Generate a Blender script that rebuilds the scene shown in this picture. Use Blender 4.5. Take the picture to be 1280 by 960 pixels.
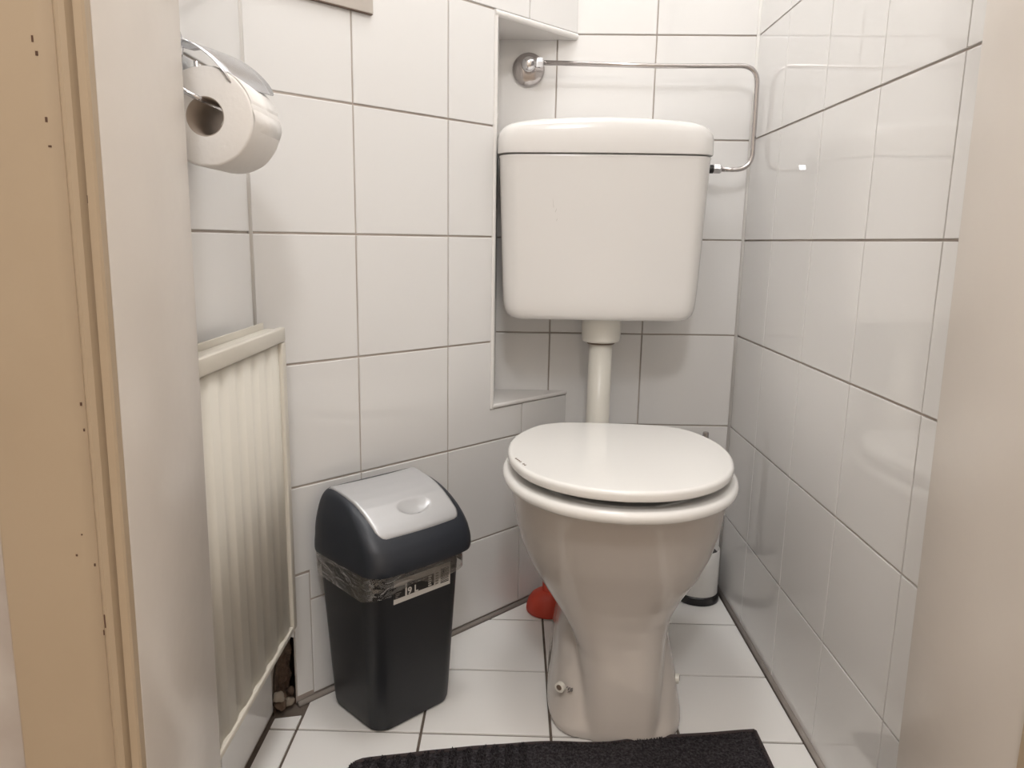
import bpy, bmesh, math, random
from mathutils import Vector, Matrix, noise
random.seed(7)
for o in list(bpy.data.objects): bpy.data.objects.remove(o)
SC = bpy.context.scene
COL = SC.collection
# ------------------------------------------------------------------ camera
F_PX = 959.8; PITCH = .1982; YAW = -.023; ROLL = .0131
CAMH = .7729
def make_camera():
    cd = bpy.data.cameras.new('camera'); co = bpy.data.objects.new('camera', cd); COL.objects.link(co)
    cp, sp, cy, sy = math.cos(PITCH), math.sin(PITCH), math.cos(YAW), math.sin(YAW)
    f = Vector((sy*cp, cy*cp, -sp)); r0 = Vector((cy, -sy, 0)); u0 = r0.cross(f)
    r = r0*math.cos(ROLL) + u0*math.sin(ROLL); u = -r0*math.sin(ROLL) + u0*math.cos(ROLL)
    m = Matrix((r, u, -f)).transposed().to_4x4(); m.translation = (0, 0, CAMH)
    co.matrix_world = m
    cd.sensor_fit = 'HORIZONTAL'; cd.sensor_width = 36; cd.lens = F_PX/1280*36
    cd.shift_x = 20.8/1280; cd.shift_y = 13.7/1280; cd.clip_start = .01
    SC.camera = co
make_camera()
# ------------------------------------------------------------------ world, lights, exposure
w = bpy.data.worlds.new('world'); SC.world = w; w.use_nodes = True
w.node_tree.nodes['Background'].inputs[0].default_value = (1, .93, .85, 1)
w.node_tree.nodes['Background'].inputs[1].default_value = .05
def light(name, kind, loc, energy, col, size=.2, target=None):
    l = bpy.data.lights.new(name, kind); l.energy = energy; l.color = col
    if kind == 'AREA': l.shape = 'DISK'; l.size = size
    else: l.shadow_soft_size = size
    o = bpy.data.objects.new(name, l); COL.objects.link(o); o.location = loc
    if target: o.rotation_euler = (Vector(target)-Vector(loc)).to_track_quat('-Z', 'Y').to_euler()
    return o
light('ceiling_lamp_light', 'POINT', (.02, 1.02, 2.20), 19, (.975, .99, 1), .16)
light('hall_lamp_light', 'POINT', (.02, -.42, 2.06), 36, (.99, .99, 1), .12)
SC.view_settings.view_transform = 'Standard'; SC.view_settings.look = 'None'
SC.view_settings.gamma = 1; SC.view_settings.use_curve_mapping = False
SC.view_settings.exposure = -0.10

# ------------------------------------------------------------------ materials
def mat(name, col, rough=.5, metal=0, spec=.5, bump=None, var=None, coat=0, rbump=None):
    m = bpy.data.materials.new(name); m.use_nodes = True; nt = m.node_tree; b = nt.nodes['Principled BSDF']
    b.inputs['Base Color'].default_value = (*col, 1); b.inputs['Roughness'].default_value = rough
    b.inputs['Metallic'].default_value = metal; b.inputs['Specular IOR Level'].default_value = spec
    b.inputs['Coat Weight'].default_value = coat
    tc = nt.nodes.new('ShaderNodeTexCoord')
    if var:      # (scale, amount, second colour)
        n = nt.nodes.new('ShaderNodeTexNoise'); n.inputs['Scale'].default_value = var[0]; n.inputs['Detail'].default_value = 4
        nt.links.new(tc.outputs['Object'], n.inputs['Vector'])
        mr = nt.nodes.new('ShaderNodeMapRange'); mr.inputs[1].default_value = .4; mr.inputs[2].default_value = .75
        mr.inputs[4].default_value = var[1]; nt.links.new(n.outputs[0], mr.inputs[0])
        mx = nt.nodes.new('ShaderNodeMix'); mx.data_type = 'RGBA'; mx.inputs[6].default_value = (*col, 1); mx.inputs[7].default_value = (*var[2], 1)
        nt.links.new(mr.outputs[0], mx.inputs[0]); nt.links.new(mx.outputs[2], b.inputs['Base Color'])
    if bump:     # (scale, strength, distance)
        n = nt.nodes.new('ShaderNodeTexNoise'); n.inputs['Scale'].default_value = bump[0]; n.inputs['Detail'].default_value = 3
        nt.links.new(tc.outputs['Object'], n.inputs['Vector'])
        bp = nt.nodes.new('ShaderNodeBump'); bp.inputs['Strength'].default_value = bump[1]; bp.inputs['Distance'].default_value = bump[2]
        nt.links.new(n.outputs[0], bp.inputs['Height']); nt.links.new(bp.outputs[0], b.inputs['Normal'])
    return m
M = dict(
 tile=mat('white_wall_tile', (.79, .775, .76), .02, spec=.6, bump=(6, .03, .002)),
 niche_tile=mat('white_trim_tile', (.80, .775, .75), .15),
 floor_tile=mat('floor_tile', (.89, .865, .835), .28, bump=(30, .15, .001), var=(5, .25, (.84,.81,.78))),
 grout=mat('wall_grout', (.46, .395, .35), .9, var=(14, .7, (.60, .55, .50))),
 floor_grout=mat('floor_grout', (.13, .10, .08), .9, var=(30, .7, (.22, .18, .15))),
 sealant=mat('grey_sealant', (.27, .235, .21), .6, var=(25, .6, (.36, .33, .30))),
 white_sealant=mat('white_sealant', (.80, .78, .75), .5),
 plaster=mat('plaster', (.78, .76, .73), .9),
 hall=mat('hall_paint', (.78, .72, .65), .8),
 hall_floor=mat('hall_floor', (.58, .50, .42), .6),
 paint=mat('cream_gloss_paint', (.74, .685, .63), .22, bump=(12, .35, .003), var=(7, .25, (.69,.635,.575))),
 casing=mat('shaded_cream_paint', (.44, .34, .235), .35, bump=(10, .3, .003), var=(6, .4, (.38, .285, .19))),  # cream frame paint darkened to tan, the dim hallway side's shade put into its colour
 chip=mat('paint_chip', (.10, .05, .03), .8),
 heater=mat('cream_heater_enamel', (.66, .62, .545), .32, bump=(60, .12, .001)),
 porcelain=mat('porcelain', (.60, .545, .50), .07, var=(6, .25, (.56, .505, .46))),
 seat=mat('white_seat_lacquer', (.86, .84, .81), .10),
 cistern=mat('cistern_plastic', (.76, .735, .71), .16, bump=(4, .08, .004)),
 pipe=mat('white_pipe_plastic', (.80, .77, .70), .3),
 chrome=mat('chrome', (.66, .65, .66), .09, 1),
 chrome_dull=mat('worn_chrome', (.50, .47, .46), .2, 1),
 chrome_flap=mat('steel_cover', (.62, .63, .66), .22, 1),
 paper=mat('toilet_paper', (.86, .83, .80), .95, spec=.1, bump=(90, .4, .002)),
 card=mat('cardboard_core', (.45, .38, .32), .9),
 binblack=mat('bin_black_plastic', (.012, .013, .016), .42, bump=(260, .12, .0006)),
 binlid=mat('bin_lid_plastic', (.021, .025, .034), .42, bump=(300, .10, .0005)),
 silver=mat('silver_plastic', (.53, .53, .54), .34, .35, bump=(500, .05, .0004)),
 label_white=mat('label_white', (.62, .59, .55), .5),
 label_black=mat('label_black', (.02, .018, .018), .4),
 label_grey=mat('label_grey', (.22, .20, .19), .5),
 scuff=mat('grey_scuff', (.42, .38, .34), .6),
 red=mat('red_rubber', (.58, .060, .030), .45, var=(18, .5, (.48, .045, .022))),
 wood=mat('stick_wood', (.50, .32, .17), .6),
 black=mat('black_rubber', (.012, .011, .012), .35),
 white_plastic=mat('white_brush_plastic', (.76, .74, .71), .3),
 masonry=mat('brown_masonry', (.095, .060, .042), .95, bump=(60, 1, .006), var=(22, .9, (.20, .14, .10))),
 mud=mat('crumbly_mortar', (.30, .25, .20), .95, bump=(80, 1, .004)),
 matt=mat('mat_cotton', (.022, .019, .021), .9, spec=.2, var=(260, .9, (.085, .076, .082))),
 hem=mat('mat_hem', (.060, .046, .046), .9, spec=.2),
 panel=mat('beige_plate', (.62, .565, .51), .35),
 brown=mat('brown_edge', (.16, .11, .08), .6),
 shade=mat('lamp_glass', (.9, .88, .84), .3),
)
def film_material():
    m = bpy.data.materials.new('clear_plastic_film'); m.use_nodes = True; nt = m.node_tree
    for n in list(nt.nodes): nt.nodes.remove(n)
    out = nt.nodes.new('ShaderNodeOutputMaterial'); t = nt.nodes.new('ShaderNodeBsdfTransparent'); t.inputs[0].default_value = (.9, .89, .87, 1)
    g = nt.nodes.new('ShaderNodeBsdfGlossy'); g.inputs['Roughness'].default_value = .14; g.inputs[0].default_value = (.9, .88, .86, 1)
    d = nt.nodes.new('ShaderNodeBsdfTranslucent'); d.inputs[0].default_value = (.7, .68, .65, 1)
    fr = nt.nodes.new('ShaderNodeFresnel'); fr.inputs[0].default_value = 1.5
    tc = nt.nodes.new('ShaderNodeTexCoord'); n = nt.nodes.new('ShaderNodeTexNoise'); n.inputs['Scale'].default_value = 24; n.inputs['Detail'].default_value = 2; n.inputs['Distortion'].default_value = 1.2
    mp = nt.nodes.new('ShaderNodeMapping'); mp.inputs['Scale'].default_value = (1, 1, 2.6); nt.links.new(tc.outputs['Object'], mp.inputs[0]); nt.links.new(mp.outputs[0], n.inputs['Vector'])
    bp = nt.nodes.new('ShaderNodeBump'); bp.inputs['Strength'].default_value = .9; bp.inputs['Distance'].default_value = .006
    nt.links.new(n.outputs[0], bp.inputs['Height']); nt.links.new(bp.outputs[0], g.inputs['Normal']); nt.links.new(bp.outputs[0], fr.inputs['Normal'])
    m1 = nt.nodes.new('ShaderNodeMixShader'); m1.inputs[0].default_value = .2; nt.links.new(t.outputs[0], m1.inputs[1]); nt.links.new(d.outputs[0], m1.inputs[2])
    mr = nt.nodes.new('ShaderNodeMath'); mr.operation = 'MULTIPLY_ADD'; mr.inputs[1].default_value = 2.2; mr.inputs[2].default_value = .07; nt.links.new(fr.outputs[0], mr.inputs[0])
    m2 = nt.nodes.new('ShaderNodeMixShader'); nt.links.new(mr.outputs[0], m2.inputs[0]); nt.links.new(m1.outputs[0], m2.inputs[1]); nt.links.new(g.outputs[0], m2.inputs[2])
    nt.links.new(m2.outputs[0], out.inputs[0]); return m
M['film'] = film_material()
def emit(name, col, s):
    m = bpy.data.materials.new(name); m.use_nodes = True; b = m.node_tree.nodes['Principled BSDF']
    b.inputs['Emission Color'].default_value = (*col, 1); b.inputs['Emission Strength'].default_value = s; return m
M['lamp'] = emit('lit_lamp', (1, .94, .87), 3)

# ------------------------------------------------------------------ helpers
def tag(o, label=None, cat=None, group=None, kind=None):
    if label: o['label'] = label
    if cat: o['category'] = cat
    if group: o['group'] = group
    if kind: o['kind'] = kind
    return o
def empty(name, loc=(0, 0, 0), rz=0):
    o = bpy.data.objects.new(name, None); COL.objects.link(o); o.location = loc; o.rotation_euler = (0, 0, rz); o.empty_display_size = .05; return o
def link(name, me, m=None, parent=None, smooth=False, angle=None):
    if m and not me.materials: me.materials.append(m)
    if smooth or angle:
        for p in me.polygons: p.use_smooth = True
        if angle: me.set_sharp_from_angle(angle=math.radians(angle))
    o = bpy.data.objects.new(name, me); COL.objects.link(o)
    if parent: o.parent = parent
    return o
def obj(name, bm, m, parent=None, smooth=False, angle=None):
    me = bpy.data.meshes.new(name); bmesh.ops.recalc_face_normals(bm, faces=bm.faces); bm.to_mesh(me); bm.free()
    return link(name, me, m, parent, smooth, angle)
def box(bm, x0, x1, y0, y1, z0, z1):
    v = [bm.verts.new(p) for p in ((x0,y0,z0),(x1,y0,z0),(x1,y1,z0),(x0,y1,z0),(x0,y0,z1),(x1,y0,z1),(x1,y1,z1),(x0,y1,z1))]
    for f in ((0,3,2,1),(4,5,6,7),(0,1,5,4),(1,2,6,5),(2,3,7,6),(3,0,4,7)): bm.faces.new([v[i] for i in f])
def bbox(x0, x1, y0, y1, z0, z1, bev=0, seg=2):
    bm = bmesh.new(); box(bm, x0, x1, y0, y1, z0, z1)
    if bev: bmesh.ops.bevel(bm, geom=bm.edges[:], offset=bev, segments=seg, affect='EDGES', profile=.5)
    return bm
def prism(bm, pts, z0, z1):
    a = [bm.verts.new((x, y, z0)) for x, y in pts]; b = [bm.verts.new((x, y, z1)) for x, y in pts]; n = len(pts)
    bm.faces.new(a[::-1]); bm.faces.new(b)
    for i in range(n): bm.faces.new((a[i], a[(i+1) % n], b[(i+1) % n], b[i]))
def loft(bm, rings, cap0=True, cap1=True, closed=True):
    vs = [[bm.verts.new(p) for p in r] for r in rings]; n = len(rings[0])
    for a, b in zip(vs, vs[1:]):
        for i in range(n if closed else n-1): bm.faces.new((a[i], a[(i+1) % n], b[(i+1) % n], b[i]))
    if cap0: bm.faces.new(vs[0][::-1])
    if cap1: bm.faces.new(vs[-1])
    return vs
def lathe(bm, prof, c=(0, 0, 0), axis='z', seg=32, cap0=True, cap1=True):
    rings = []
    for r, h in prof:
        ring = []
        for i in range(seg):
            a = 2*math.pi*i/seg; p = (r*math.cos(a), r*math.sin(a), h)
            if axis == 'y': p = (p[0], p[2], p[1])
            if axis == 'x': p = (p[2], p[0], p[1])
            ring.append((c[0]+p[0], c[1]+p[1], c[2]+p[2]))
        rings.append(ring)
    loft(bm, rings, cap0, cap1)
def smooth_path(pts, n=10):
    P = [Vector(p) for p in pts]; out = []
    for i in range(len(P)-1):
        p0 = P[max(i-1, 0)]; p1 = P[i]; p2 = P[i+1]; p3 = P[min(i+2, len(P)-1)]
        for k in range(n):
            t = k/n
            out.append(.5*((2*p1)+(-p0+p2)*t+(2*p0-5*p1+4*p2-p3)*t*t+(-p0+3*p1-3*p2+p3)*t**3))
    out.append(P[-1]); return out
def fillet_path(pts, r, n=8):
    P = [Vector(p) for p in pts]; out = [P[0]]
    for i in range(1, len(P)-1):
        a = (P[i-1]-P[i]).normalized(); b = (P[i+1]-P[i]).normalized()
        s = P[i]+a*r; e = P[i]+b*r
        for k in range(n+1):
            t = k/n; out.append((1-t)**2*s+2*t*(1-t)*P[i]+t*t*e)
    out.append(P[-1]); return out
def tube(bm, path, r, seg=16):
    P = [Vector(p) for p in path]; rings = []
    t0 = (P[1]-P[0]).normalized(); up = Vector((0, 0, 1)) if abs(t0.z) < .9 else Vector((0, 1, 0))
    n = t0.cross(up).normalized()
    for i, p in enumerate(P):
        t = (P[min(i+1, len(P)-1)]-P[max(i-1, 0)]).normalized()
        n = (n-t*n.dot(t)).normalized(); b = t.cross(n); rr = r[i] if isinstance(r, (list, tuple)) else r
        rings.append([p+n*math.cos(2*math.pi*k/seg)*rr+b*math.sin(2*math.pi*k/seg)*rr for k in range(seg)])
    loft(bm, rings)
def rrect(x0, x1, y0, y1, r, n=6, bulge=0, z=0):
    r = min(r, (x1-x0)/2-1e-4, (y1-y0)/2-1e-4); pts = []
    for cx, cy, a0 in ((x1-r, y1-r, 0), (x0+r, y1-r, 90), (x0+r, y0+r, 180), (x1-r, y0+r, 270)):
        if a0 == 270:
            for k in range(1, 12): pts.append((x0+r+(x1-x0-2*r)*k/12, y0))
        if a0 == 90:
            for k in range(1, 12): pts.append((x1-r-(x1-x0-2*r)*k/12, y1))
        for k in range(n+1):
            a = math.radians(a0+90*k/n); pts.append((cx+r*math.cos(a), cy+r*math.sin(a)))
    xm = (x0+x1)/2; hw = (x1-x0)/2; ym = (y0+y1)/2
    return [(x, y-(bulge*(1-((x-xm)/hw)**2) if y < ym else 0), z) for x, y in pts]
def offset_poly(P, d):   # inward offset of a CCW polygon
    out = []; n = len(P)
    for i in range(n):
        a = Vector(P[i-1]); b = Vector(P[i]); c = Vector(P[(i+1) % n])
        e1 = (b-a).normalized(); e2 = (c-b).normalized(); n1 = Vector((-e1.y, e1.x)); n2 = Vector((-e2.y, e2.x))
        m = (n1+n2); k = d/max(.3, (1+n1.dot(n2))); out.append(b+m*k)
    return out
TILE_CACHE = {}
def area(P): return sum(P[i-1][0]*P[i][1]-P[i][0]*P[i-1][1] for i in range(len(P)))/2
def add_tile(parent, org, X, Y, P, m, h=.003, bev=.0012, name='tile', tilt=.0016, gap=(.0014, .0014)):
    """P: polygon in wall coordinates (gap already removed). One object per tile, meshes shared by size."""
    if area(P) < 0: P = P[::-1]
    cx = sum(p[0] for p in P)/len(P); cy = sum(p[1] for p in P)/len(P)
    L = tuple((round(p[0]-cx, 5), round(p[1]-cy, 5)) for p in P); key = (L, m.name, h, bev)
    if key not in TILE_CACHE:
        bm = bmesh.new()
        rings = []
        for d, z in ((0, -.002), (0, h-bev), (bev*.3, h-bev*.3), (bev, h)):
            rings.append([(q[0], q[1], z) for q in (offset_poly(L, d) if d else L)])
        loft(bm, rings, cap0=False)
        me = bpy.data.meshes.new('tile'); bmesh.ops.recalc_face_normals(bm, faces=bm.faces); bm.to_mesh(me); bm.free(); me.materials.append(m)
        TILE_CACHE[key] = me
    o = bpy.data.objects.new(name, TILE_CACHE[key]); COL.objects.link(o); o.parent = parent
    X = Vector(X); Y = Vector(Y); N = X.cross(Y)
    if N.length == 0: raise ValueError
    R = Matrix((X, Y, N)).transposed() @ Matrix.Rotation(random.uniform(-tilt, tilt), 3, 'X') @ Matrix.Rotation(random.uniform(-tilt, tilt), 3, 'Y')
    mw = R.to_4x4(); mw.translation = Vector(org)+X*cx+Y*cy-N*h + N*random.uniform(-.0002, .0002); o.matrix_local = mw
    return o
def rect(x0, x1, y0, y1, gx=.0014, gy=.0016): return [(x0+gx, y0+gy), (x1-gx, y0+gy), (x1-gx, y1-gy), (x0+gx, y1-gy)]

# ------------------------------------------------------------------ room dimensions
D = 1.6528; XR = .4782; XL = -.3853; CEIL = 2.40; YF = .77; YH = .605; OL = -.325; OR = .421
TH = .8038; XA, YA = -.3934, 1.1213; CT, ST = math.cos(TH), math.sin(TH)
def dg(s, n=0): return (XA+s*CT+n*ST, YA+s*ST-n*CT)   # n: towards the room
S0 = (XL-XA)/CT; SE = (D-YA)/ST; SN = .508; ZS = .450; ZT = 1.172
ROWS = [0.0]+[.18+.2*i for i in range(11)]+[CEIL]
Z = (0, 0, 1)
B = .003   # tile relief: bodies lie this far behind the tile faces

def struct(name, bm, m): return tag(obj(name, bm, m), kind='structure')
# floor
bm = bmesh.new(); box(bm, XL-.08, XR+.08, YH, D+.08, -.06, -B); floor = struct('floor', bm, M['floor_grout'])
def clip(P, a, b, c):    # keep a*x+b*y+c >= 0
    out = []
    for i in range(len(P)):
        p, q = P[i-1], P[i]; dp = a*p[0]+b*p[1]+c; dq = a*q[0]+b*q[1]+c
        if dp*dq < 0: t = dp/(dp-dq); out.append((p[0]+t*(q[0]-p[0]), p[1]+t*(q[1]-p[1])))
        if dq >= 0: out.append(q)
    return out
fx = [-.383, -.3372, -.1372, .0705, .2760, XR-.007]; fy = [YH, .705, .9, 1.0946, 1.2826, 1.4761, D-.005]
for i in range(5):
    for j in range(6):
        P = rect(fx[i], fx[i+1], fy[j], fy[j+1], .0022, .0025)
        P = clip(P, ST, -CT, -(XA*ST-YA*CT)-.009)
        if i == 0 and j == 3: P = [(p[0], min(p[1], 1.132)) for p in P]
        if len(P) > 2 and abs(area(P)) > 2e-4: add_tile(floor, (0, 0, 0), (1, 0, 0), (0, 1, 0), P, M['floor_tile'], h=.003, bev=.0008, tilt=.0006)
# ceiling
bm = bmesh.new(); box(bm, -1.2, 1.2, -1.3, D+.08, CEIL, CEIL+.05); struct('ceiling', bm, M['plaster'])
# right wall
bm = bmesh.new(); box(bm, XR+B, XR+.08, YH, D+.08, 0, CEIL); wr = struct('wall_right', bm, M['grout'])
cols = [D, 1.4741, 1.2789, 1.0862, .8893, YF]
for j in range(12):
    for i in range(5):
        add_tile(wr, (XR, 0, 0), (0, -1, 0), Z, rect(-cols[i], -cols[i+1], ROWS[j], ROWS[j+1], .0007 if i < 1 else .0011, .0016), M['tile'], bev=.0007)
# back wall
bm = bmesh.new(); box(bm, XL-.08, XR+B, D+B, D+.08, 0, CEIL); wb = struct('wall_back', bm, M['grout'])
cols = [-.1209, .0774, .2757, XR-.001]
for j in range(12):
    for i in range(3):
        add_tile(wb, (0, D, 0), (1, 0, 0), Z, rect(cols[i], cols[i+1], ROWS[j], ROWS[j+1], .0012, .0014), M['tile'])
# left wall
bm = bmesh.new(); box(bm, XL-.08, XL-B, YH, D+B, 0, CEIL); wl = struct('wall_left', bm, M['grout'])
cols = [YF, .912, 1.1292]
for j in range(12):
    for i in range(2):
        c1 = cols[i+1]
        add_tile(wl, (XL, 0, 0), (0, 1, 0), Z, rect(cols[i], c1, ROWS[j]+(.006 if j == 0 else 0), ROWS[j+1]), M['tile'])
# slanted boxing wall at the back left, with the niche
bm = bmesh.new()
n = -B
A0 = dg(S0, n); E0 = dg(SE-.002, n); N0 = (dg(SN, n)); Bk = (XL+.001, D-.001)
SH = .0555; H0 = dg(SH, n)
prism(bm, [H0, E0, (E0[0], D), (XL, D), (XL, 1.25), (H0[0]-.005, H0[1]+.05)], 0, .13)
prism(bm, [(XL, A0[1]), E0, (XL, D)], .13, ZS)
CH = dg(SN)[0]
prism(bm, [(XL, A0[1]), N0, (CH, D), (XL, D)], ZS, ZT)
prism(bm, [(XL, A0[1]), E0, (XL, D)], ZT, CEIL)
wd = struct('wall_back_left', bm, M['grout'])
sc = [S0+.001, .1955, .3935, .5955, SE-.002]; X = (CT, ST, 0); O = (XA, YA, 0)
T = M['tile']
for j in range(12):
    z0, z1 = ROWS[j], ROWS[j+1]
    for i in range(4):
        a, b = sc[i], sc[i+1]
        if i == 0 and j in (0, 1): continue
        if j in (3, 4, 5) or (j == 2 and i >= 2):
            if j > 2 and i == 3: continue
            if j > 2 and i == 2: add_tile(wd, O, X, Z, rect(a, SN-.003, z0, min(z1, ZT+.02)), T); continue
            if j == 2 and i == 2:
                P = [(a+.0014, z0+.0016), (b-.0014, z0+.0016), (b-.0014, ZS-.006), (SN-.0044, ZS-.006), (SN-.0044, z1-.0016), (a+.0014, z1-.0016)]
                add_tile(wd, O, X, Z, P, T); continue
            if j == 2 and i == 3: add_tile(wd, O, X, Z, rect(a, b, z0, ZS-.004), T); continue
        add_tile(wd, O, X, Z, rect(a, b, max(z0, .006), z1), T)
# pieced tiles round the broken corner
for P in (rect(.0885, .1955, .006, .18, .001), [(.0895, .1816), (.1945, .1816), (.1945, .3784), (S0+.002, .3784), (S0+.002, .2326), (.0895, .2326)]):
    add_tile(wd, O, X, Z, P, T)
add_tile(wd, O, X, Z, rect(.0565, .0885, .012, .230, .0008), T, h=.0045)
add_tile(wd, O, X, Z, [(S0+.002, .10), (.02, .118), (.034, .112), (.046, .128), (.0555, .122), (.0555, .229), (S0+.002, .229)], T)
# broken corner: rough masonry behind
bm = bmesh.new(); gx, gz = 26, 36; vs = []
for j in range(gz+1):
    row = []
    for i in range(gx+1):
        s = S0-.004+(SH+.006-S0)*i/gx; z = -.002+.145*j/gz
        dep = -.020+.012*noise.noise(Vector((s*60, z*45, 3)))+.006*noise.noise(Vector((s*160, z*130, 9)))+(.010 if z < .02 else 0)
        x, y = dg(s, dep); row.append(bm.verts.new((max(x, XL+.0005), y, z)))
    vs.append(row)
for j in range(gz):
    for i in range(gx): bm.faces.new((vs[j][i], vs[j][i+1], vs[j+1][i+1], vs[j+1][i]))
tag(obj('exposed_masonry', bm, M['masonry'], wd), 'dark brown crumbling masonry in the broken corner')
for k, (s, z, r, dn) in enumerate([(.022, .012, .011, -.006), (.042, .010, .009, -.004), (.048, .026, .007, -.008), (.012, .030, .010, -.008), (.030, .105, .008, -.012)]):
    bm = bmesh.new(); bmesh.ops.create_icosphere(bm, subdivisions=3, radius=r)
    for v in bm.verts: v.co *= 1+.35*noise.noise(v.co*130+Vector((k, 0, 0))); v.co.z *= .8
    x, y = dg(s, dn); bmesh.ops.translate(bm, vec=(max(x, XL+r*.8), y, z), verts=bm.verts)
    obj('mortar_lump', bm, M['mud'] if k % 2 else M['masonry'], wd, smooth=True)
# niche trims, cheek, sill and soffit
TR = M['niche_tile']
def bar_along(p, q, prof):   # profile (across, up) swept from p to q on the slanted wall plane
    P = Vector(p); Q = Vector(q); t = (Q-P).normalized(); nrm = Vector((ST, -CT, 0)); side = nrm.cross(t)
    bm = bmesh.new(); rings = [[c+side*a+nrm*b for a, b in prof] for c in (P, Q)]; loft(bm, rings); return bm
def dgp(s, z, n=0): x, y = dg(s, n); return (x, y, z)
half = [(-.0042, -.004), (-.0042, .0000), (-.0032, .0016), (-.0012, .0024), (.0012, .0024), (.0032, .0016), (.0042, 0), (.0042, -.004)]
obj('edge_trim', bar_along(dgp(SN, ZS-.004), dgp(SN, ZT+.008), half), TR, wd, angle=50)
fat = [(a*1.35, b*1.6) for a, b in half]
obj('edge_trim', bar_along(dgp(SN-.004, ZT+.003), dgp(SE-.004, ZT+.003), fat), TR, wd, angle=50)
obj('edge_trim', bar_along(dgp(SN-.003, ZS), dgp(SE-.004, ZS), half), TR, wd, angle=50)
cxn, cyn = dg(SN+.001); ex, ey = dg(SE-.004)
bm = bmesh.new(); prism(bm, [dg(SN, -.001), dg(SE-.003, -.001), (CH, D-.0005)], ZS-.004, ZS+.004); obj('niche_sill', bm, TR, wd)
bm = bmesh.new(); prism(bm, [dg(SN, -.001), dg(SE-.003, -.001), (CH, D-.0005)], ZT-.003, ZT+.004); obj('niche_soffit', bm, TR, wd)
bm = bmesh.new(); box(bm, CH-.0005, CH+.0025, cyn+.001, D-.0005, ZS+.004, ZT-.003); obj('niche_cheek', bm, TR, wd)
# sealant fillets
def fillet(name, pts, r, m):
    bm = bmesh.new(); tube(bm, pts, r, 10); return tag(obj(name, bm, m, smooth=True), kind='structure')
fillet('trim_1', [(XR-.002, YF, .001), (XR-.002, D-.002, .001)], .0055, M['sealant'])
fillet('trim_2', [dgp(.056, .001, .003), dgp(SE-.01, .001, .003)], .0055, M['sealant'])
fillet('trim_3', [(.13, D-.002, .001), (XR-.003, D-.002, .001)], .005, M['sealant'])
fillet('trim_4', [(XR-.001, D-.001, .01), (XR-.001, D-.001, CEIL-.01)], .0042, M['white_sealant'])
fillet('trim_5', [dgp(S0, .24, -.0005), dgp(S0, CEIL-.01, -.0005)], .0042, M['white_sealant'])

# front wall with the door opening, hallway
bm = bmesh.new()
box(bm, XL-.0, OL-.02, YH+.002, YF, 0, CEIL); box(bm, OR+.05, XR, YH+.002, YF, 0, CEIL); box(bm, OL-.02, OR+.05, YH+.002, YF, 2.06, CEIL)
struct('wall_front', bm, M['plaster'])
bm = bmesh.new(); box(bm, -1.2, XL-.081, YH+.002, YH+.08, 0, CEIL); box(bm, XR+.081, 1.2, YH+.002, YH+.08, 0, CEIL); box(bm, -1.2, -1.12, -1.3, YH+.001, 0, CEIL); box(bm, 1.12, 1.2, -1.3, YH+.001, 0, CEIL); box(bm, -1.119, 1.119, -1.3, -1.22, 0, CEIL)
struct('wall_hall', bm, M['hall'])
bm = bmesh.new(); box(bm, -1.119, 1.119, -1.219, YH-.001, -.06, -.001); struct('floor_hall', bm, M['hall_floor'])
door = tag(empty('door_1', (0, YH, 0)), kind='structure')
def dpart(name, bm, m=M['paint'], **k):
    bmesh.ops.translate(bm, vec=(0, -YH, 0), verts=bm.verts); return obj(name, bm, m, door, **k)
def lean(v):    # the old frame is slightly out of plumb
    k = min(1, max(0, (v.co.y-YH)/(YF-YH))); v.co.x += (1-k)*(-.002+.011*v.co.z)+k*(-.004+.0087*v.co.z)
bm = bbox(OL-.0195, OL, YH+.0005, YF+.004, .001, 2.04, .0015)
for v in bm.verts: lean(v)
dpart('jamb', bm, angle=40)
bm = bbox(OR, OR+.0300, YH+.0005, YF+.004, .001, 2.04, .0015)
for v in bm.verts:
    k = min(1, max(0, (v.co.y-YH)/(YF-YH))); v.co.x += .018*(1-v.co.z/1.7)+(1-k)*.014   # slightly out of plumb
dpart('jamb', bm, angle=40)
dpart('lintel', bbox(OL-.019, OR+.019, YH+.0005, YF+.004, 2.041, 2.0595, .0015), angle=40)
def casing(side):
    # profile: distance from the opening edge, projection towards the hallway
    pr = [(.0005, .0), (.0005, .008), (.002, .0098), (.008, .0102), (.0095, .0065), (.0105, .0060), (.0115, .0075), (.0130, .0125), (.0165, .0150), (.0200, .0140), (.0225, .0105), (.0240, .0090), (.0262, .0098), (.030, .0125), (.036, .0140), (.095, .0150), (.101, .0140), (.104, .011), (.104, 0)]
    bm = bmesh.new(); e = OL if side < 0 else OR+.024
    rings = [[(e+side*(a), YH-b, z) for a, b in pr] for z in (.001, 2.06)]
    loft(bm, rings); return bm
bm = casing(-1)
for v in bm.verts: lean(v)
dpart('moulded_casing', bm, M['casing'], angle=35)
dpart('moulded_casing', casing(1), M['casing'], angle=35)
bm = bmesh.new()
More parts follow.
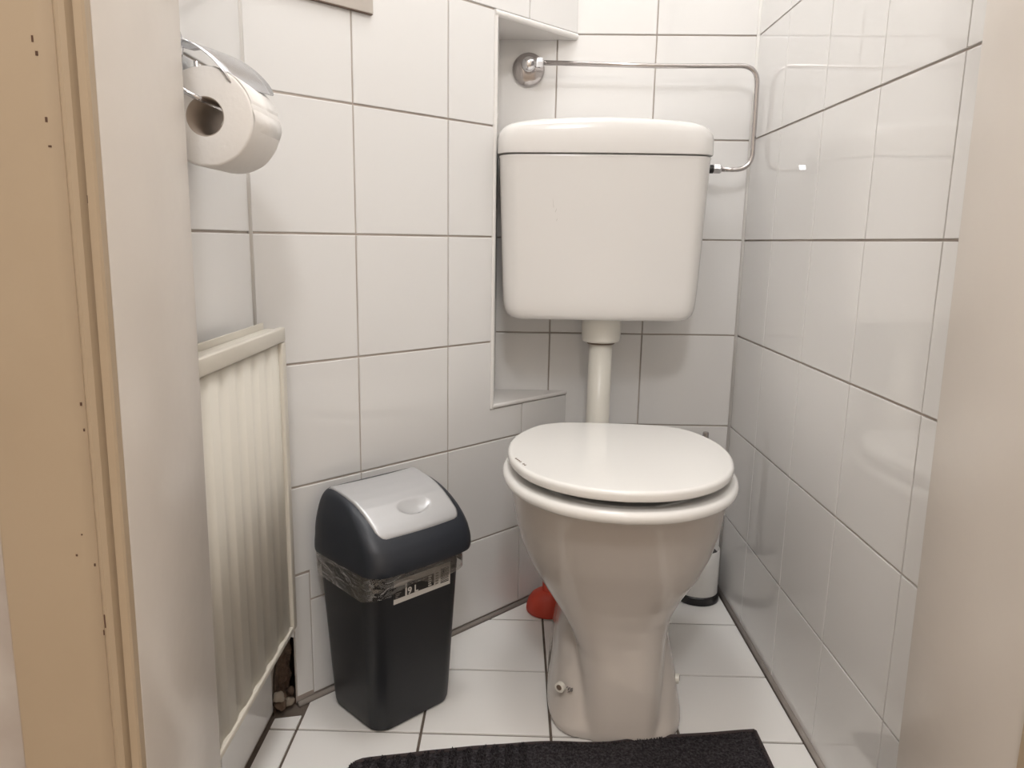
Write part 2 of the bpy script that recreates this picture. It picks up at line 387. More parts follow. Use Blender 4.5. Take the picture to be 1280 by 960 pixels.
for (x, z, w_, h_) in [(-.3545, .913, .0007, .0022), (-.3525, .903, .0009, .0016), (-.3505, .857, .0008, .0018), (-.3498, .838, .0011, .0007), (-.3280, .80, .0006, .003), (-.3345, .958, .0005, .005), (-.3468, .640, .0008, .0014), (-.3463, .6185, .0006, .0012), (-.3545, .53, .0006, .0006), (-.360, .512, .0008, .0009), (-.3480, .502, .0006, .0012), (-.3455, .44, .0008, .0022), (-.3415, .453, .0005, .006)]:
    pr = [(.0005, .008), (.002, .0098), (.008, .0102), (.0095, .0065), (.0105, .0060), (.0130, .0125), (.0165, .0150), (.0200, .0140), (.0225, .0105), (.0240, .0090), (.0262, .0098), (.030, .0125), (.036, .0140), (.095, .0150)]
    a = OL-x; b = .014
    for (a0, b0), (a1, b1) in zip(pr, pr[1:]):
        if a0 <= a <= a1: b = b0+(b1-b0)*(a-a0)/(a1-a0)
    dx = -.002+.011*z; b = 0
    a = OL-(x-dx)
    for (a0, b0), (a1, b1) in zip(pr, pr[1:]):
        if a0 <= a <= a1: b = b0+(b1-b0)*(a-a0)/(a1-a0)
    box(bm, x-w_, x+w_, YH-b-.0004, YH-b+.001, z-h_, z+h_)
dpart('paint_chips', bm, M['chip'])

# ------------------------------------------------------------------ lamp on the ceiling (above the frame)
t = tag(empty('ceiling_lamp', (.02, 1.02, CEIL)), 'round white glass ceiling lamp above the toilet room, outside the picture', 'lamp')
bm = bmesh.new(); lathe(bm, [(.06, -.03), (.062, -.001)]); obj('base', bm, M['white_plastic'], t, angle=40)
bm = bmesh.new(); lathe(bm, [(.04, -.031), (.085, -.036), (.115, -.05), (.12, -.07), (.11, -.095), (.08, -.115), (.03, -.124)], seg=40); obj('lamp_shade', bm, M['lamp'], t, smooth=True)

# ------------------------------------------------------------------ toilet
TO = Vector((.172, 1.25, 0)); TR_ = math.radians(-4)
toilet = tag(empty('toilet', TO, TR_), 'white porcelain toilet bowl with closed lid standing on the tiled floor', 'toilet')
def se_ring(z, yf, yb, hw, n=2.3, nb=3.0, N=80, cx=0):
    yc = yf+(yb-yf)*.52; pts = []
    for k in range(N):
        a = 2*math.pi*k/N; c, s = math.cos(a), math.sin(a); e = 2/(n if s < 0 else nb)
        x = hw*math.copysign(abs(c)**e, c); y = (yc-yf if s < 0 else yb-yc)*math.copysign(abs(s)**e, s)
        pts.append((cx+x, yc+y, z))
    return pts
bm = bmesh.new()
loft(bm, [se_ring(*a[:6], cx=a[6] if len(a) > 6 else 0) for a in [
 (.0, -.180, .12, .073, 3.6, 3, .020), (.04, -.177, .12, .071, 3.6, 3, .020), (.09, -.170, .13, .071, 3.5, 3, .020), (.13, -.163, .14, .075, 3.2, 3, .018), (.158, -.160, .15, .085, 2.9, 3, .013), (.185, -.161, .16, .100, 2.6, 3, .008), (.215, -.166, .175, .122, 2.4, 3, .006),
 (.25, -.177, .19, .147, 2.3, 3, .007), (.285, -.190, .20, .162, 2.25, 3, .007), (.325, -.203, .205, .172, 2.2, 3, .007), (.362, -.215, .205, .176, 2.2, 3, .006), (.386, -.222, .205, .178, 2.2, 3, .006), (.392, -.219, .203, .175, 2.2, 3, .006)]])
loft(bm, [se_ring(*a[:6], cx=.012) for a in [
 (.0, -.168, .235, .112, 4.5, 5), (.012, -.169, .237, .113, 4.5, 5), (.03, -.160, .236, .110, 4.2, 5), (.06, -.146, .233, .106, 4, 5), (.10, -.118, .23, .098, 3.6, 5), (.14, -.078, .226, .088, 3, 4), (.19, .0, .222, .078, 3, 4), (.25, .05, .22, .07, 3, 4), (.33, .09, .215, .065, 3, 4)]])
# inlet spigot at the back
lathe(bm, [(.034, .18), (.034, .235), (.030, .238)], c=(.012, 0, .315), axis='y', seg=24)
bowl = obj('bowl', bm, M['porcelain'], toilet, smooth=True)
md = bowl.modifiers.new('remesh', 'REMESH'); md.mode = 'VOXEL'; md.voxel_size = .0036; md.use_smooth_shade = True
md = bowl.modifiers.new('smooth', 'SMOOTH'); md.iterations = 9; md.factor = .6
# fixing screws at the foot
def local_disc(name, r, h, pos, yaw, m, parent, prof=None):
    bm = bmesh.new(); lathe(bm, prof or [(r, -.004), (r, h*.7), (r*.8, h)], axis='y', seg=24)
    bmesh.ops.transform(bm, matrix=Matrix.Translation(pos) @ Matrix.Rotation(yaw, 4, 'Z') @ Matrix.Scale(-1, 4, (0, 1, 0)), verts=bm.verts)
    return obj(name, bm, m, parent, angle=40)
for pos, yaw in (((-.0785, -.1300, .067), math.radians(-30)), ((.1165, -.070, .060), math.radians(82))):
    sr = local_disc('screw_cap', .0085, .0030, pos, yaw, M['pipe'], toilet)
    d_ = Vector((math.sin(yaw), -math.cos(yaw), 0))
    local_disc('screw_head', .0046, .0010, Vector(pos)+d_*.0028+Vector((0, 0, .001)), yaw, M['brown'], sr)
t_ = Vector((math.cos(math.radians(-30)), math.sin(math.radians(-30)), 0)); d_ = Vector((math.sin(math.radians(-30)), -math.cos(math.radians(-30)), 0))
bm = bmesh.new()
for (a, dz, w_, h_) in ((.0125, .004, .0010, .0016), (.0150, .002, .0007, .0040), (.0172, .004, .0009, .0018), (.0170, -.002, .0009, .0014), (.0195, .002, .0007, .0044), (.0216, .003, .0010, .0052), (.0150, -.003, .0008, .0012)):
    b2 = bmesh.new(); box(b2, -w_/2, w_/2, -.0035, .0007, -h_/2, h_/2)
    me_ = bpy.data.meshes.new('m'); bmesh.ops.transform(b2, matrix=Matrix.Translation(Vector((-.0785, -.1300, .067+dz))+t_*a) @ Matrix.Rotation(math.radians(-30), 4, 'Z') @ Matrix.Scale(-1, 4, (0, 1, 0)), verts=b2.verts)
    b2.to_mesh(me_); b2.free(); bm.from_mesh(me_); bpy.data.meshes.remove(me_)
obj('stamped_marks', bm, M['label_grey'], toilet)['kind'] = 'stuff'
# seat, lid
EGG = [(0, -.244), (.050, -.236), (.099, -.210), (.140, -.165), (.166, -.103), (.176, -.035), (.172, .030), (.155, .085), (.130, .128), (.094, .150), (.045, .157), (0, .158)]
def egg(scale=1, dy=0):
    half = smooth_path([(x, y, 0) for x, y in EGG], 6); half = [(p.x, p.y) for p in half]
    full = half+[(-x, y) for x, y in half[-2:0:-1]]
    return full
EG = egg()
def egg_ring(off, z, z_tilt=0, hole=None):
    P = offset_poly([Vector(p) for p in EG], -off) if off else [Vector(p) for p in EG]
    return [(p.x, p.y, z+z_tilt*(p.y+.24)) for p in P]
def slab(z0, z1, off, r, tilt=0, dome=0):
    bm = bmesh.new(); rings = []
    for k in range(0, 7):
        a = math.pi/2*k/6; rings.append(egg_ring(off-r+r*math.sin(a), z0+r-r*math.cos(a), tilt))
    for k in range(0, 9):
        a = math.pi/2*k/8; rings.append(egg_ring(off-r+r*math.cos(a), z1-r+r*math.sin(a), tilt))
    loft(bm, rings); return bm
# seat ring: outer slab with the opening cut through
bm = bmesh.new(); prof = []
outer = []
r = .009; z0, z1 = .3935, .4120; off = .013
for k in range(0, 7): a = math.pi/2*k/6; outer.append(egg_ring(off-r+r*math.sin(a), z0+r-r*math.cos(a)))
for k in range(0, 7): a = math.pi/2*k/6; outer.append(egg_ring(off-r+r*math.cos(a), z1-r+r*math.sin(a)))
def inner_ring(z, s=1): return [(p[0]*.62*s, (p[1]+.03)*.70*s-.04, z) for p in EG]
rings = outer+[inner_ring(z1-.004, 1.03), inner_ring(z1-.008), inner_ring(z0+.002), inner_ring(z0, 1.03)]
vs = loft(bm, rings, False, False)
for i in range(len(EG)): bm.faces.new((vs[-1][i], vs[-1][(i+1) % len(EG)], vs[0][(i+1) % len(EG)], vs[0][i]))
bmesh.ops.translate(bm, vec=(.005, 0, 0), verts=bm.verts)
obj('seat', bm, M['seat'], toilet, angle=50)
lid = obj('lid', slab(.4235, .4400, .0045, .0066, 0.0), M['seat'], toilet, angle=50); lid.data.transform(Matrix.Translation((.0045, 0, 0)))
bm = bmesh.new()   # small chip along the left front edge of the lid
for k in range(7):
    a = EG[(len(EG)*3//4+2)]; t_ = k/6
    x = -.158+.016*t_; y = -.105-.034*t_
    box(bm, x-.0016, x+.0016, y-.0022, y+.0022 , .4394, .44025) if k not in (4,) else None
obj('edge_chip', bm, M['brown'], lid)
for x in (-.062, .075):
    bm = bmesh.new(); box(bm, x-.009, x+.009, .150, .185, .397, .4215); bmesh.ops.bevel(bm, geom=bm.edges[:], offset=.003, segments=2, affect='EDGES'); obj('hinge', bm, M['seat'], toilet, angle=40)
for x, y in ((-.09, -.16), (.10, -.15)):
    bm = bmesh.new(); lathe(bm, [(.007, .4160), (.006, .4228)], c=(x, y, 0), seg=16); obj('rubber_buffer', bm, M['pipe'], toilet, angle=40)
# ------------------------------------------------------------------ cistern
cist = tag(empty('cistern', (.163, 1.555, .625)), 'low white plastic cistern hung on the tiled wall behind the toilet', 'cistern')
cx0, cz0 = .163, .625
def cring(hw, yf, yb, z, r=.035, bulge=.012): return [(x, y, zz) for x, y, zz in rrect(-hw, hw, yf-1.555, yb-1.555, r, 7, bulge, z-cz0)]
YB = D-.0055
rings = [cring(.156, 1.476, YB, .6265, .02, .008), cring(.164, 1.470, YB, .6275, .024, .009), cring(.172, 1.465, YB, .6305, .028, .010), cring(.1785, 1.463, YB, .637, .030, .011), cring(.1825, 1.462, YB, .647, .031, .012), cring(.1845, 1.4615, YB, .660, .032, .012), cring(.1865, 1.461, YB, .69, .032), cring(.1955, 1.460, YB, .9235, .032), cring(.1965, 1.4595, YB, .9265, .032), cring(.1955, 1.461, YB, .9285, .032)]
bm = bmesh.new(); loft(bm, rings); obj('tank', bm, M['cistern'], cist, angle=60)
rings = [cring(.1955, 1.460, YB, .9305, .032), cring(.1985, 1.457, YB, .9312, .032), cring(.1990, 1.4565, YB, .934, .032), cring(.1985, 1.457, YB, .958, .032), cring(.1965, 1.4575, YB, .967, .032), cring(.1925, 1.459, YB, .9735, .032), cring(.186, 1.462, YB-.001, .9790, .032), cring(.176, 1.467, YB-.003, .9825, .030), cring(.160, 1.477, YB-.008, .9850), cring(.12, 1.50, YB-.03, .9875), cring(.05, 1.53, YB-.06, .989, .01)]
bm = bmesh.new(); loft(bm, rings)
for v in bm.verts:
    if v.co.z+cz0 > .955: v.co.z += .0095*(1-(v.co.x/.2)**2)*min(1, (v.co.z+cz0-.955)/.025)
obj('cistern_lid', bm, M['cistern'], cist, angle=60)
bm = bmesh.new(); lathe(bm, [(.022, .905-cz0), (.022, .9048-cz0)], c=(0, 0, 0)); bm.free()
bm = bmesh.new()
for (x, z, l, sl) in ((-.103, .858, .010, .1), (-.094, .842, .016, -.12), (-.0905, .829, .007, .4), (-.052, .893, .011, .5), (-.088, .812, .004, .3), (-.080, .867, .006, -.3)):
    for q in range(4):
        zz = z-l/2+l*q/4; xx = x+sl*(l*q/4); yy = 1.4604+(.9235-zz)*.0043-.012*(1-(xx/.194)**2)-1.555
        box(bm, xx-.0003, xx+.0003, yy-.0003, yy+.001, zz-cz0, zz+l/4-cz0)
obj('scuff_marks', bm, M['scuff'], cist)['kind'] = 'stuff'
# flush pipe
fp = tag(empty('flush_pipe', (.176, 1.548, .62)), 'white plastic flush pipe running down from the cistern to the toilet', 'pipe')
bm = bmesh.new(); tube(bm, fillet_path([(0, 0, -.012), (0, 0, -.305), (0, -.036, -.305)], .03, 8), .0235, 28); obj('pipe_tube', bm, M['pipe'], fp, smooth=True)
bm = bmesh.new(); lathe(bm, [(.033, -.044), (.0365, -.0425), (.0385, -.038), (.0395, -.0), (.0395, .0055)], seg=40); obj('collar_nut', bm, M['pipe'], fp, angle=45)
bm = bmesh.new(); lathe(bm, [(.027, -.048), (.029, -.0445)], seg=32); obj('collar_lip', bm, M['brown'], fp, angle=45)

# ------------------------------------------------------------------ water supply pipe
YP = 1.590
sp = tag(empty('water_pipe', (.0203, D-.003, 1.1116)), 'thin chrome water pipe bending round the right side of the cistern', 'pipe')
def rel(p): return (p[0]-.0203, p[1]-(D-.003), p[2]-1.1116)
pts = [(.046, YP, 1.1125), (.20, YP, 1.1115), (.36, YP, 1.1060), (.4630, YP, 1.1120), (.4640, YP, 1.03), (.4655, YP, .9155), (.372, YP, .9165)]
bm = bmesh.new()
path = fillet_path([rel(p) for p in [(.046, YP, 1.1130), (.28, YP, 1.1085), (.4625, YP, 1.1105), (.4645, YP, .9165), (.398, YP, .9175)]], .035, 10)
tube(bm, path, .0046, 16); obj('pipe_tube', bm, M['chrome_dull'], sp, smooth=True)
ros = []
bm = bmesh.new(); lathe(bm, [(.0325, 0), (.0325, -.003), (.030, -.007), (.024, -.0105), (.014, -.0125), (.012, -.013)], c=(0, 0, 0), axis='y', seg=40); obj('wall_rosette', bm, M['chrome_dull'], sp, angle=50)
bm = bmesh.new(); lathe(bm, [(.011, -.012), (.011, -.03), (.0135, -.034), (.0145, -.041), (.0135, -.048), (.010, -.053), (.004, -.055)], c=(0, 0, .002), axis='y', seg=28); obj('elbow_body', bm, M['chrome'], sp, smooth=True)
bm = bmesh.new(); lathe(bm, [(.0075, .010), (.0085, .013), (.0100, .0145), (.0100, .024), (.0085, .0265), (.0062, .0285)], c=(0, YP-(D-.003), .0012), axis='x', seg=6); obj('compression_nut', bm, M['chrome'], sp, angle=30)
bm = bmesh.new(); lathe(bm, [(.0085, .3580-.0203), (.0085, .3880-.0203)], c=(0, YP-(D-.003), .9175-1.1116), axis='x', seg=20); obj('gasket', bm, M['black'], sp, angle=30)
bm = bmesh.new(); lathe(bm, [(.0085, .3882-.0203), (.0100, .3895-.0203), (.0100, .4015-.0203), (.0070, .4045-.0203)], c=(0, YP-(D-.003), .9175-1.1116), axis='x', seg=6); obj('compression_nut', bm, M['chrome'], sp, angle=30)

# ------------------------------------------------------------------ swing lid bin
BO = (-.1990, 1.1850, 0)
binr = tag(empty('waste_bin', BO, .79), 'black plastic waste bin with a silver swing lid, by the slanted wall', 'bin')
def brr(hx, yf, yb, r, z, bulge=.0): return rrect(-hx, hx, yf, yb, r, 7, bulge, z)
bm = bmesh.new()
loft(bm, [brr(.068, -.060, .060, .022, .0005), brr(.077, -.070, .066, .026, .003), brr(.079, -.072, .068, .027, .010), brr(.0805, -.073, .069, .027, .03), brr(.0935, -.080, .077, .026, .262), brr(.0935, -.080, .077, .026, .292)])
obj('body', bm, M['binblack'], binr, angle=50)
# lid shell
def ribs(z):   # front y, back y, half width by height
    K = [(.278, -.097, .083, .1045), (.284, -.0985, .0835, .1055), (.294, -.0985, .083, .1055), (.303, -.0970, .082, .1050), (.316, -.0915, .081, .1042), (.330, -.081, .078, .1022), (.343, -.068, .0745, .0998), (.355, -.052, .071, .0970), (.366, -.034, .067, .0940), (.374, -.016, .063, .0910), (.380, .006, .059, .0870), (.3835, .030, .054, .0830)]
    for a, b in zip(K, K[1:]):
        if a[0] <= z <= b[0]+1e-9:
            t = (z-a[0])/(b[0]-a[0]); return [a[i]+(b[i]-a[i])*t for i in (1, 2, 3)]
zs = [.278, .281, .284, .288, .292, .296, .300, .304, .308]+[.312+.004*k for k in range(18)]+[.3825, .3835]
bm = bmesh.new(); rings = []
for z in zs:
    yf, yb, hw = ribs(z); r = .030 if z < .31 else max(.010, .030-(z-.31)*.27)
    rings.append([(x+.003, y, z_) for x, y, z_ in brr(hw, yf, yb, r, z, .007)])
vs = loft(bm, rings, False, True)
kill = [f for f in bm.faces if abs(f.calc_center_median().x) < .052 and -.050 < f.calc_center_median().y < .045 and f.calc_center_median().z > .325]
lid_shell = obj('lid_shell', bm, M['binlid'], binr, smooth=True)
lid_shell.modifiers.new('s', 'SMOOTH').iterations = 3
# flap
def slope_z(y):
    K = [(-.0985, .300), (-.0915, .316), (-.081, .330), (-.068, .343), (-.052, .355), (-.034, .366), (-.016, .374), (.006, .380), (.030, .384), (.045, .385), (.055, .3825), (.066, .377)]
    for a, b in zip(K, K[1:]):
        if a[0] <= y <= b[0]: return a[1]+(b[1]-a[1])*(y-a[0])/(b[0]-a[0])
    return K[0][1] if y < K[0][0] else K[-1][1]
bm = bmesh.new(); NU, NV = 48, 60; grid = []
for j in range(NV+1):
    v = j/NV; row = []
    for i in range(NU+1):
        u = -1+2*i/NU
        y = -.080+.131*v; hwid = (.0805+.004*v)
        # rounded lower corners
        rr = .014; dy = y+.080
        hh = hwid-(rr-math.sqrt(max(0, rr*rr-(rr-dy)**2)) if dy < rr else 0)
        x = u*hh; bul = .007*(1-(x/.1)**2)
        z = slope_z(y)+.0022
        e = ((x-.008)/.031)**2+((y+.046)/.0125)**2
        if e < 1: z -= .0095*(1-e)**.7*(.75-.45*((y+.046)/.0125))
        # rounded rim
        edge = min(1, (1-abs(u))*hh/.004, dy/.004, (.051-y)/.004+.2)
        z -= .003*(1-max(0, edge))**2
        row.append(bm.verts.new((x+.004, y-bul, z)))
    grid.append(row)
for j in range(NV):
    for i in range(NU): bm.faces.new((grid[j][i], grid[j][i+1], grid[j+1][i+1], grid[j+1][i]))
flap = obj('swing_flap', bm, M['silver'], binr, smooth=True)
tag(flap, 'silver grey swing flap with an oval finger dent')
sm_ = flap.modifiers.new('s', 'SOLIDIFY'); sm_.thickness = .002; sm_.offset = -1
# cut opening in the shell beneath the flap
me = lid_shell.data; bm = bmesh.new(); bm.from_mesh(me)
bmesh.ops.delete(bm, geom=[f for f in bm.faces if abs(f.calc_center_median().x) < .060 and -.064 < f.calc_center_median().y < .03 and f.calc_center_median().z > .338 and f.calc_center_median().z < .3815], context='FACES')
bm.to_mesh(me); bm.free()
# liner skirt
bm = bmesh.new(); rings = []
NR = len(brr(.1, -.08, .08, .02, 0))
for k in range(9):
    t = k/8; ring = []
    base = brr(.0990, -.0860, .0805, .024, 0)
    for i, (x, y, _) in enumerate(base):
        ang = math.atan2(y, x)
        low = .2400+.007*math.sin(ang*3+1.2)+.004*math.sin(ang*7)+(.008 if x > .03 else 0)-(.007 if (x < -.05 and y < 0) else 0)
        z = .2810+(low-.2810)*t
        wv = 1+.010*t*math.sin(ang*9+z*60)+.012*t*noise.noise(Vector((x*50, y*50, z*70)))
        shrink = 1-.006*t
        xx = x*wv*shrink+(.010*t*max(0, (x-.07)/.03) if y > -.05 else 0)
        ring.append((xx, y*wv*shrink, z))
    rings.append(ring)
loft(bm, rings, False, False)
tag(obj('bin_liner', bm, M['film'], binr, smooth=True), 'clear plastic liner hanging out under the lid')
# sticker on the front face
def face_y(z): return -.073-(.007)*(z-.03)/(.232)
tilt = math.atan2(.007, .232)
stk = empty('label_sticker', (0, 0, 0)); stk.parent = binr
bpy.data.objects.remove(stk)
def plate(name, x0, x1, z0, z1, off, m, parent, label=None, skew=0):
    bm = bmesh.new()
    vs = []
    for zz in (z0, z1):
        for xx in (x0, x1): vs.append((xx, zz+skew*(xx)))
    pts = [vs[0], vs[1], vs[3], vs[2]]
    a = [bm.verts.new((x, face_y(z)-off, z)) for x, z in pts]; b = [bm.verts.new((x, face_y(z)-off+.0003, z)) for x, z in pts]
    bm.faces.new(a); bm.faces.new(b[::-1])
    for i in range(4): bm.faces.new((a[i], b[i], b[(i+1) % 4], a[(i+1) % 4]))
    return obj(name, bm, m, parent)
def text(name, s, x, z, size, off, m, parent, rot=0, bold=0, sx=1):
    cu = bpy.data.curves.new(name, 'FONT'); cu.body = s; cu.size = size; cu.offset = bold; cu.extrude = .0001; cu.resolution_u = 3
    to = bpy.data.objects.new(name, cu); COL.objects.link(to); bpy.context.view_layer.update()
    me = bpy.data.meshes.new_from_object(to.evaluated_get(bpy.context.evaluated_depsgraph_get())); bpy.data.objects.remove(to)
    me.transform(Matrix.Translation((x, face_y(z)-off, z)) @ Matrix.Rotation(math.pi/2+tilt, 4, 'X') @ Matrix.Rotation(rot, 4, 'Z') @ Matrix.Scale(sx, 4, (1, 0, 0)))
    me.materials.clear(); me.materials.append(m); return link(name, me, None, parent)
SX0, SX1, SZ0, SZ1 = -.050, .064, .2195, .2585
st = plate('label_sticker', SX0, SX1, SZ0, SZ1, .0006, M['label_white'], binr)
tag(st, 'white and black printed sticker reading 9 L')
plate('print_block', SX0, SX0+.022, SZ0+.0085, SZ1-.011, .0008, M['label_black'], st)
plate('print_block', SX0+.0255, SX0+.0795, SZ0+.0085, SZ1-.010, .0008, M['label_black'], st)
text('lettering', '9 L', SX0+.0265, SZ0+.0095, .0165, .0011, M['label_white'], st, bold=.0004)
for k in range(3): plate('print_line', SX0+.003, SX0+.008+.003*k, SZ0+.0105+k*.003, SZ0+.0118+k*.003, .0010, M['label_grey'], st)
for k in range(5): plate('print_mark', SX0+.068, SX0+.0745-.001*(k % 2), SZ0+.010+k*.0037, SZ0+.0122+k*.0037, .0010, M['label_white'], st)
for k in range(5): plate('print_mark', SX0+.083, SX0+.089, SZ0+.008+k*.0045, SZ0+.0105+k*.0045, .0008, M['label_grey'], st)
zz = SZ0+.0065
for k in range(12):
    h = random.choice((.0007, .0011, .0016)); plate('barcode_line', SX0+.0935, SX0+.111, zz, zz+h, .0008, M['label_black'], st); zz += h+random.choice((.0007, .0010, .0013))

# ------------------------------------------------------------------ radiator on the left wall
XF = -.330; RY0, RY1, RZ0, RZ1 = .777, 1.098, .178, .6500
rad = tag(empty('panel_radiator', (XL, (RY0+RY1)/2, RZ0)), 'cream fluted panel radiator low on the left wall beside the door jamb', 'radiator')
def rp(bm):
    bmesh.ops.translate(bm, vec=(-XL, -(RY0+RY1)/2, -RZ0), verts=bm.verts); return bm
bm = bmesh.new(); nY = 150; a = []; b = []; P = .0550
for k in range(nY+1):
    y = RY0+.006+(RY1-.018-RY0-.006)*k/nY
    ph = ((RY1-.018-y) % P)/P; g = .5-.5*math.cos(2*math.pi*ph); x = XF-.0072+.0022*min(1, g*1.7)
    a.append((x, y, RZ0+.008)); b.append((x, y, RZ1-.024))
loft(bm, [a, b], False, False, closed=False); f = obj('fluted_sheet', rp(bm), M['heater'], rad, smooth=True)
so = f.modifiers.new('s', 'SOLIDIFY'); so.thickness = .0015; so.offset = 1
bm = bbox(XF-.010, XF, RY0, RY1, RZ1-.024, RZ1-.003, .0022, 3); obj('top_rail', rp(bm), M['heater'], rad, angle=40)
bm = bbox(XF-.010, XF, RY1-.018, RY1, RZ0, RZ1-.0245, .002, 3); obj('side_rail', rp(bm), M['heater'], rad, angle=40)
bm = bbox(XF-.010, XF-.0002, RY0, RY1-.0185, RZ0, RZ0+.009, .002, 3); obj('bottom_rail', rp(bm), M['heater'], rad, angle=40)
bm = bbox(XF-.030, XF-.0105, RY0, RY1-.003, RZ0+.004, RZ1-.0055, .002, 2); obj('water_panel', rp(bm), M['heater'], rad, angle=40)
bm = bbox(XF-.0325, XF-.0303, RY0, RY1-.003, RZ0+.02, RZ1+.003, .0006, 1); obj('back_sheet', rp(bm), M['heater'], rad, angle=40)
for y in (.86, 1.04):
    bm = bbox(XL+.0005, XF-.0322, y-.01, y+.01, .3, .5, .001, 1); obj('bracket', rp(bm), M['heater'], rad)

# ------------------------------------------------------------------ toilet roll and its holder
RX, RZc, RY = -.332, .8985, .850
tr = tag(empty('toilet_roll', (RX, RY, RZc)), 'white toilet paper roll hanging under a steel flap on the left wall', 'toilet roll')
bm = bmesh.new(); R0, R1, LN = .0205, .0515, .098
prof = [(R0, 0), (R1-.003, 0), (R1-.0008, .0010), (R1, .0035), (R1, LN-.0035), (R1-.0008, LN-.001), (R1-.003, LN), (R0, LN)]
rings = []
for rr_, h in prof:
    ring = []
    for i in range(72):
        an = 2*math.pi*i/72; dd = rr_ if rr_ < R1-.01 else rr_+.0007*noise.noise(Vector((math.cos(an)*3, math.sin(an)*3, h*30)))
        ring.append((dd*math.cos(an), h, dd*math.sin(an)))
    rings.append(ring)
vs = loft(bm, rings, False, False)
obj('paper', bm, M['paper'], tr, angle=50)
bm = bmesh.new(); rings = [[(r_*math.cos(2*math.pi*i/48), h, r_*math.sin(2*math.pi*i/48)) for i in range(48)] for r_, h in ((R0, .0002), (R0, LN-.0002), (R0-.001, LN-.0002), (R0-.001, .0002), (R0, .0002))]
loft(bm, rings, False, False); obj('cardboard_core', bm, M['card'], tr, smooth=True)
bm = bmesh.new(); rings = []
for k in range(26):    # loose end of the last sheet
    an = math.radians(78-100*k/25); rr_ = R1+.0006+.0012*math.sin(k*.7)*(k > 15)
    rings.append([(rr_*math.cos(an), y, rr_*math.sin(an)) for y in (.0015, LN-.0015)])
loft(bm, rings, False, False, closed=False); o = obj('loose_sheet', bm, M['paper'], tr, smooth=True)
s_ = o.modifiers.new('s', 'SOLIDIFY'); s_.thickness = .0004
th = tag(empty('toilet_roll_holder', (XL, .90, .99)), 'chrome toilet roll holder with curved cover flap on the left wall', 'holder')
def hp(bm): bmesh.ops.translate(bm, vec=(-XL, -.90, -.99), verts=bm.verts); return bm
bm = bmesh.new(); lathe(bm, [(.020, 0), (.0205, .002), (.018, .005), (.008, .007)], c=(XL, .905, .985), axis='x', seg=32); obj('wall_plate', hp(bm), M['chrome'], th, angle=40)
prof = smooth_path([(-.381, 0, .980), (-.366, 0, .983), (-.347, 0, .9785), (-.328, 0, .970), (-.311, 0, .9575), (-.2995, 0, .945), (-.292, 0, .932)], 8)
bm = bmesh.new(); rings = []
for k, p in enumerate(prof):
    t_ = k/(len(prof)-1); y0 = .862-.016*min(1, t_*2.2); y1 = .945+.018*min(1, t_*2.2)
    if t_ > .85: y0 += .006*((t_-.85)/.15)**2; y1 -= .010*((t_-.85)/.15)**2
    rings.append([(max(-.383, p.x-.009+.012*q/6), y0+(y1-y0)*q/6, p.z-.001+.007*q/6) for q in range(7)])
loft(bm, rings, False, False, closed=False); o = obj('cover_flap', hp(bm), M['chrome_flap'], th, smooth=True)
s_ = o.modifiers.new('s', 'SOLIDIFY'); s_.thickness = .0012
bm = bmesh.new(); tube(bm, fillet_path([(-.379, .952, .975), (-.379, .957, .925), (-.335, .957, .9155), (-.335, .846, .9155), (-.350, .842, .9225), (-.362, .842, .936)], .007, 6), .0028, 12)
obj('roll_wire', hp(bm), M['chrome'], th, smooth=True)

# ------------------------------------------------------------------ beige plate at the top of the slanted wall
pl = tag(empty('wall_panel', dgp(.17, 1.2, 0), TH), 'flat beige panel fixed high on the slanted wall, only its lower corner visible', 'panel')
bm = bbox(-.22, .0625, -.007, -.001, -.0835, .25, .0015, 2); obj('board', bm, M['panel'], pl, angle=40)
bm = bbox(-.2195, .0620, -.006, -.0005, -.0848, -.0836, 0); obj('dark_lower_edge', bm, M['brown'], pl)

# ------------------------------------------------------------------ toilet brush
tb = tag(empty('toilet_brush', (.417, 1.600, 0)), 'white toilet brush holder with black foot and chrome handle, in the back right corner', 'toilet brush')
bm = bmesh.new(); lathe(bm, [(.042, .0005), (.0465, .001), (.047, .004), (.0465, .017), (.0445, .019)], seg=40); obj('foot_ring', bm, M['black'], tb, angle=40)
bm = bmesh.new(); lathe(bm, [(.0435, .0192), (.0435, .118), (.042, .120), (.0405, .118), (.0405, .03), (.002, .029)], seg=40, cap0=False, cap1=True); obj('holder_cup', bm, M['white_plastic'], tb, angle=40)
bm = bmesh.new(); lathe(bm, [(.006, .06), (.0064, .13), (.0064, .376), (.0055, .379)], c=(-.004, 0, 0), seg=20); hd = obj('handle', bm, M['chrome_dull'], tb, angle=40)
bm = bmesh.new(); lathe(bm, [(.008, .104), (.037, .107), (.037, .111), (.008, .114)], seg=32); obj('splash_disc', bm, M['black'], tb, angle=40)
bm = bmesh.new(); lathe(bm, [(.012, .032), (.034, .045), (.036, .07), (.030, .092), (.010, .098)], seg=32)
obj('bristle_head', bm, M['white_plastic'], tb, smooth=True)

# ------------------------------------------------------------------ plunger
pg = tag(empty('plunger', (.0835, 1.523, 0)), 'red rubber plunger on the floor behind the left side of the toilet', 'plunger')
bm = bmesh.new(); lathe(bm, [(.043, .0003), (.0462, .002), (.0468, .006), (.0455, .015), (.0420, .026), (.0360, .036), (.0270, .043), (.0180, .046), (.0150, .047)], seg=44); obj('rubber_cup', bm, M['red'], pg, smooth=True)
bm = bmesh.new(); lathe(bm, [(.0155, .046), (.0150, .050), (.0150, .095), (.0135, .097), (.009, .097)], c=(.002, 0, 0), seg=28); obj('socket', bm, M['red'], pg, angle=40)
bm = bmesh.new(); tube(bm, [(.006, 0, .075), (.014, .004, .20), (.020, .008, .30)], .0085, 16); obj('stick', bm, M['wood'], pg, smooth=True)

